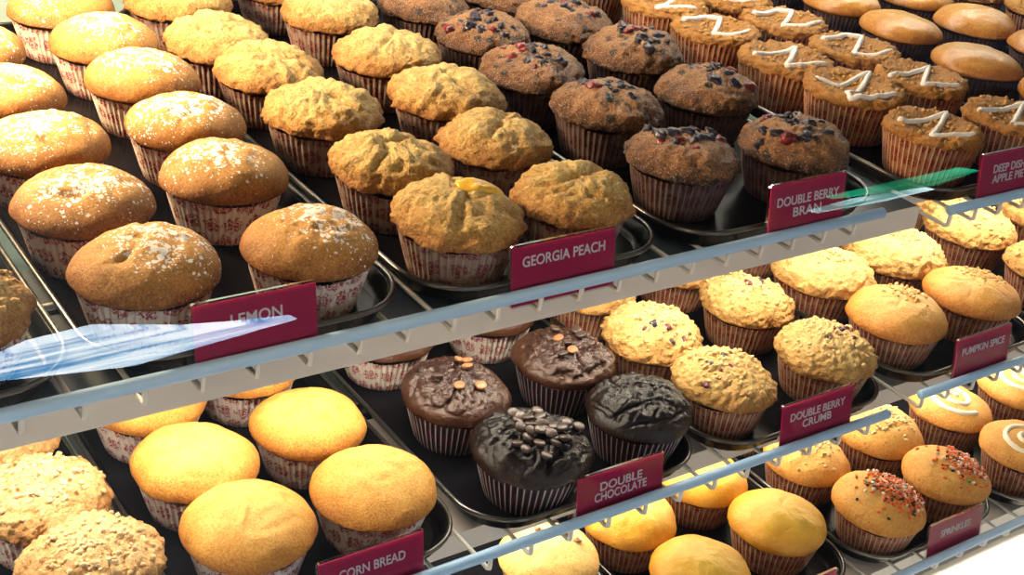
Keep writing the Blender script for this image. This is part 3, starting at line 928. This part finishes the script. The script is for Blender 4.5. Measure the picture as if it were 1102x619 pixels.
rows('crumb', 'left', [(1.222,0.675,0.094), (1.214,0.774,0.100), (1.214,0.876,0.094)], F2R, 0.095, 'golden crumb muffin right of the pumpkin tray', 'end', g,
     {0: dict(nb=0), 1: dict(nb=0), 2: dict(nb=0)})
rows('crumb', 'right', [(1.330,0.672,0.094), (1.333,0.768,0.096)], F2R, 0.095, 'golden crumb muffin right of the pumpkin tray', 'end', g,
     {0: dict(nb=0), 1: dict(nb=0)})

# lowest shelf
muffin('chip', 0.605, 0.685, F3, 0.0885, 'pale muffin with chocolate chips at bottom centre', None)
g = 'yellow muffins on the lowest shelf'
rows('yellow', 'left', [(0.715,0.610,0.0900), (0.705,0.697,0.0885), (0.705,0.785,0.088)], F3, 0.09, 'bright yellow muffin in bottom tray', 'yellow', g)
rows('yellow', 'right', [(0.828,0.630,0.0930), (0.808,0.714,0.0890), (0.808,0.800,0.088)], F3, 0.09, 'bright yellow muffin in bottom tray', 'yellow', g)
g = 'sprinkled muffins on the lowest shelf'
muffin('vanilla', 0.939, 0.603, F3, 0.0895, 'golden muffin with orange sprinkles left of the small sign', g, spr=330, c=(0.012, -0.007), spread=0.0145)
muffin('vanilla', 1.041, 0.606, F3, 0.0890, 'golden muffin with orange sprinkles behind the small sign', g, spr=260, c=(0.013, -0.009), spread=0.0130)
muffin('vanilla', 0.929, 0.692, F3, 0.0885, 'golden muffin with pale nibs behind the left sprinkled muffin', g)
muffin('vanilla', 1.035, 0.690, F3, 0.0940, 'golden muffin with pale nibs under the end of the blue rail', g)
muffin('vanilla', 0.935, 0.785, F3, 0.0885, 'golden muffin with pale nibs at the back of the sprinkled tray', g)
g = 'swirl-iced muffins on the lowest shelf'
muffin('swirl', 1.148, 0.689, F3, 0.0920, 'muffin with white icing swirl behind the other swirl muffin', g)
muffin('swirl', 1.160, 0.600, F3, 0.0920, 'muffin with white icing swirl in front at the right edge', g)
muffin('swirl', 1.259, 0.683, F3, 0.0920, 'muffin with white icing swirl cut off by the right edge', g)
muffin('swirl', 1.262, 0.600, F3, 0.0900, 'muffin with white icing swirl in the far right front corner', g)

# ------------------------------------------------------------------ price signs
def text_mesh(body, width, mat, parent, loc):
    cu = bpy.data.curves.new('lettering', 'FONT')
    cu.body = body; cu.size = 0.01; cu.align_x = 'CENTER'; cu.align_y = 'CENTER'
    cu.extrude = 0.00015; cu.offset = 0.00013
    to = bpy.data.objects.new('lettering_curve', cu); COL.objects.link(to)
    bpy.context.view_layer.update()
    me = bpy.data.meshes.new_from_object(to.evaluated_get(bpy.context.evaluated_depsgraph_get()))
    bpy.data.objects.remove(to)
    xs = [v.co.x for v in me.vertices]
    k = width/(max(xs)-min(xs))
    ky = min(1.25, max(0.75, 1.0/k)) * k
    for v in me.vertices:
        v.co.x *= k; v.co.y *= ky
    me.name = 'lettering'
    me.materials.clear(); me.materials.append(mat)
    o = bpy.data.objects.new('lettering', me); COL.objects.link(o)
    o.parent = parent; o.location = loc
    o.rotation_euler = (math.pi/2, 0, 0)
    return o

def sign(x0, x1, y, ztop, lines, label, hgt=0.0435):
    """card in a clear acrylic sleeve leaning back behind the rail"""
    wd = x1 - x0
    lean = math.radians(10)
    r = empty('price_sign', ((x0+x1)/2, y - hgt*math.sin(lean)*0.35, Z(ztop) - hgt*math.cos(lean)), rot=(-lean, 0, 0))
    mb = MB(); mb.box(-wd/2+0.0015, wd/2-0.0015, -0.0004, 0.0004, 0.001, hgt-0.0018)
    mb.build('card', M['card'], r, smooth=False)
    mb = MB()
    pts = rrect(-wd/2, wd/2, 0, hgt, 0.003, 5)
    n = len(pts)
    for yy in (-0.0012, 0.0012):
        mb.v += [(a, yy, b) for a, b in pts]
    mb.f.append(tuple(range(n))); mb.f.append(tuple(range(2*n-1, n-1, -1)))
    for i in range(n): mb.f.append((i, (i+1) % n, n+(i+1) % n, n+i))
    mb.build('sleeve', M['acrylic'], r, smooth=False)
    for body, width, dz in lines:
        text_mesh(body, width, M['letters'], r, (0, -0.0006, hgt - dz))
    tag(r, label, 'sign')
sign(0.249, 0.328, 0.606, -0.377, [('LEMON', 0.032, 0.0150)], 'crimson sign with white lettering LEMON at left of the top rail')
sign(0.465, 0.553, 0.606, -0.382, [('GEORGIA PEACH', 0.068, 0.0130)], 'crimson sign reading GEORGIA PEACH leaning on the top rail')
sign(0.695, 0.778, 0.606, -0.3755, [('DOUBLE BERRY', 0.066, 0.0155), ('BRAN', 0.030, 0.0250)], 'crimson sign reading DOUBLE BERRY BRAN on the top rail')
sign(0.945, 1.025, 0.606, -0.387, [('DEEP DISH', 0.043, 0.0155), ('APPLE PIE', 0.043, 0.0245)], 'crimson sign reading DEEP DISH APPLE PIE at the right edge')
sign(0.333, 0.416, 0.598, -0.587, [('CORN BREAD', 0.051, 0.0155)], 'crimson sign reading CORN BREAD at bottom left centre')
sign(0.547, 0.634, 0.598, -0.588, [('DOUBLE', 0.041, 0.0140), ('CHOCOLATE', 0.051, 0.0225)], 'crimson sign reading DOUBLE CHOCOLATE on the middle rail')
sign(0.759, 0.848, 0.598, -0.5825, [('DOUBLE BERRY', 0.066, 0.0145), ('CRUMB', 0.035, 0.0235)], 'crimson sign reading DOUBLE BERRY CRUMB on the middle rail')
sign(0.980, 1.062, 0.598, -0.572, [('PUMPKIN SPICE', 0.062, 0.0150)], 'crimson sign reading PUMPKIN SPICE on the middle rail')
sign(0.957, 1.039, 0.553, -0.746, [('SPRINKLES', 0.044, 0.0150)], 'crimson sign reading SPRINKLES on the lowest rail')
sign(0.752, 0.834, 0.553, -0.7475, [], 'crimson sign cut off by the bottom edge in front of yellow muffins')
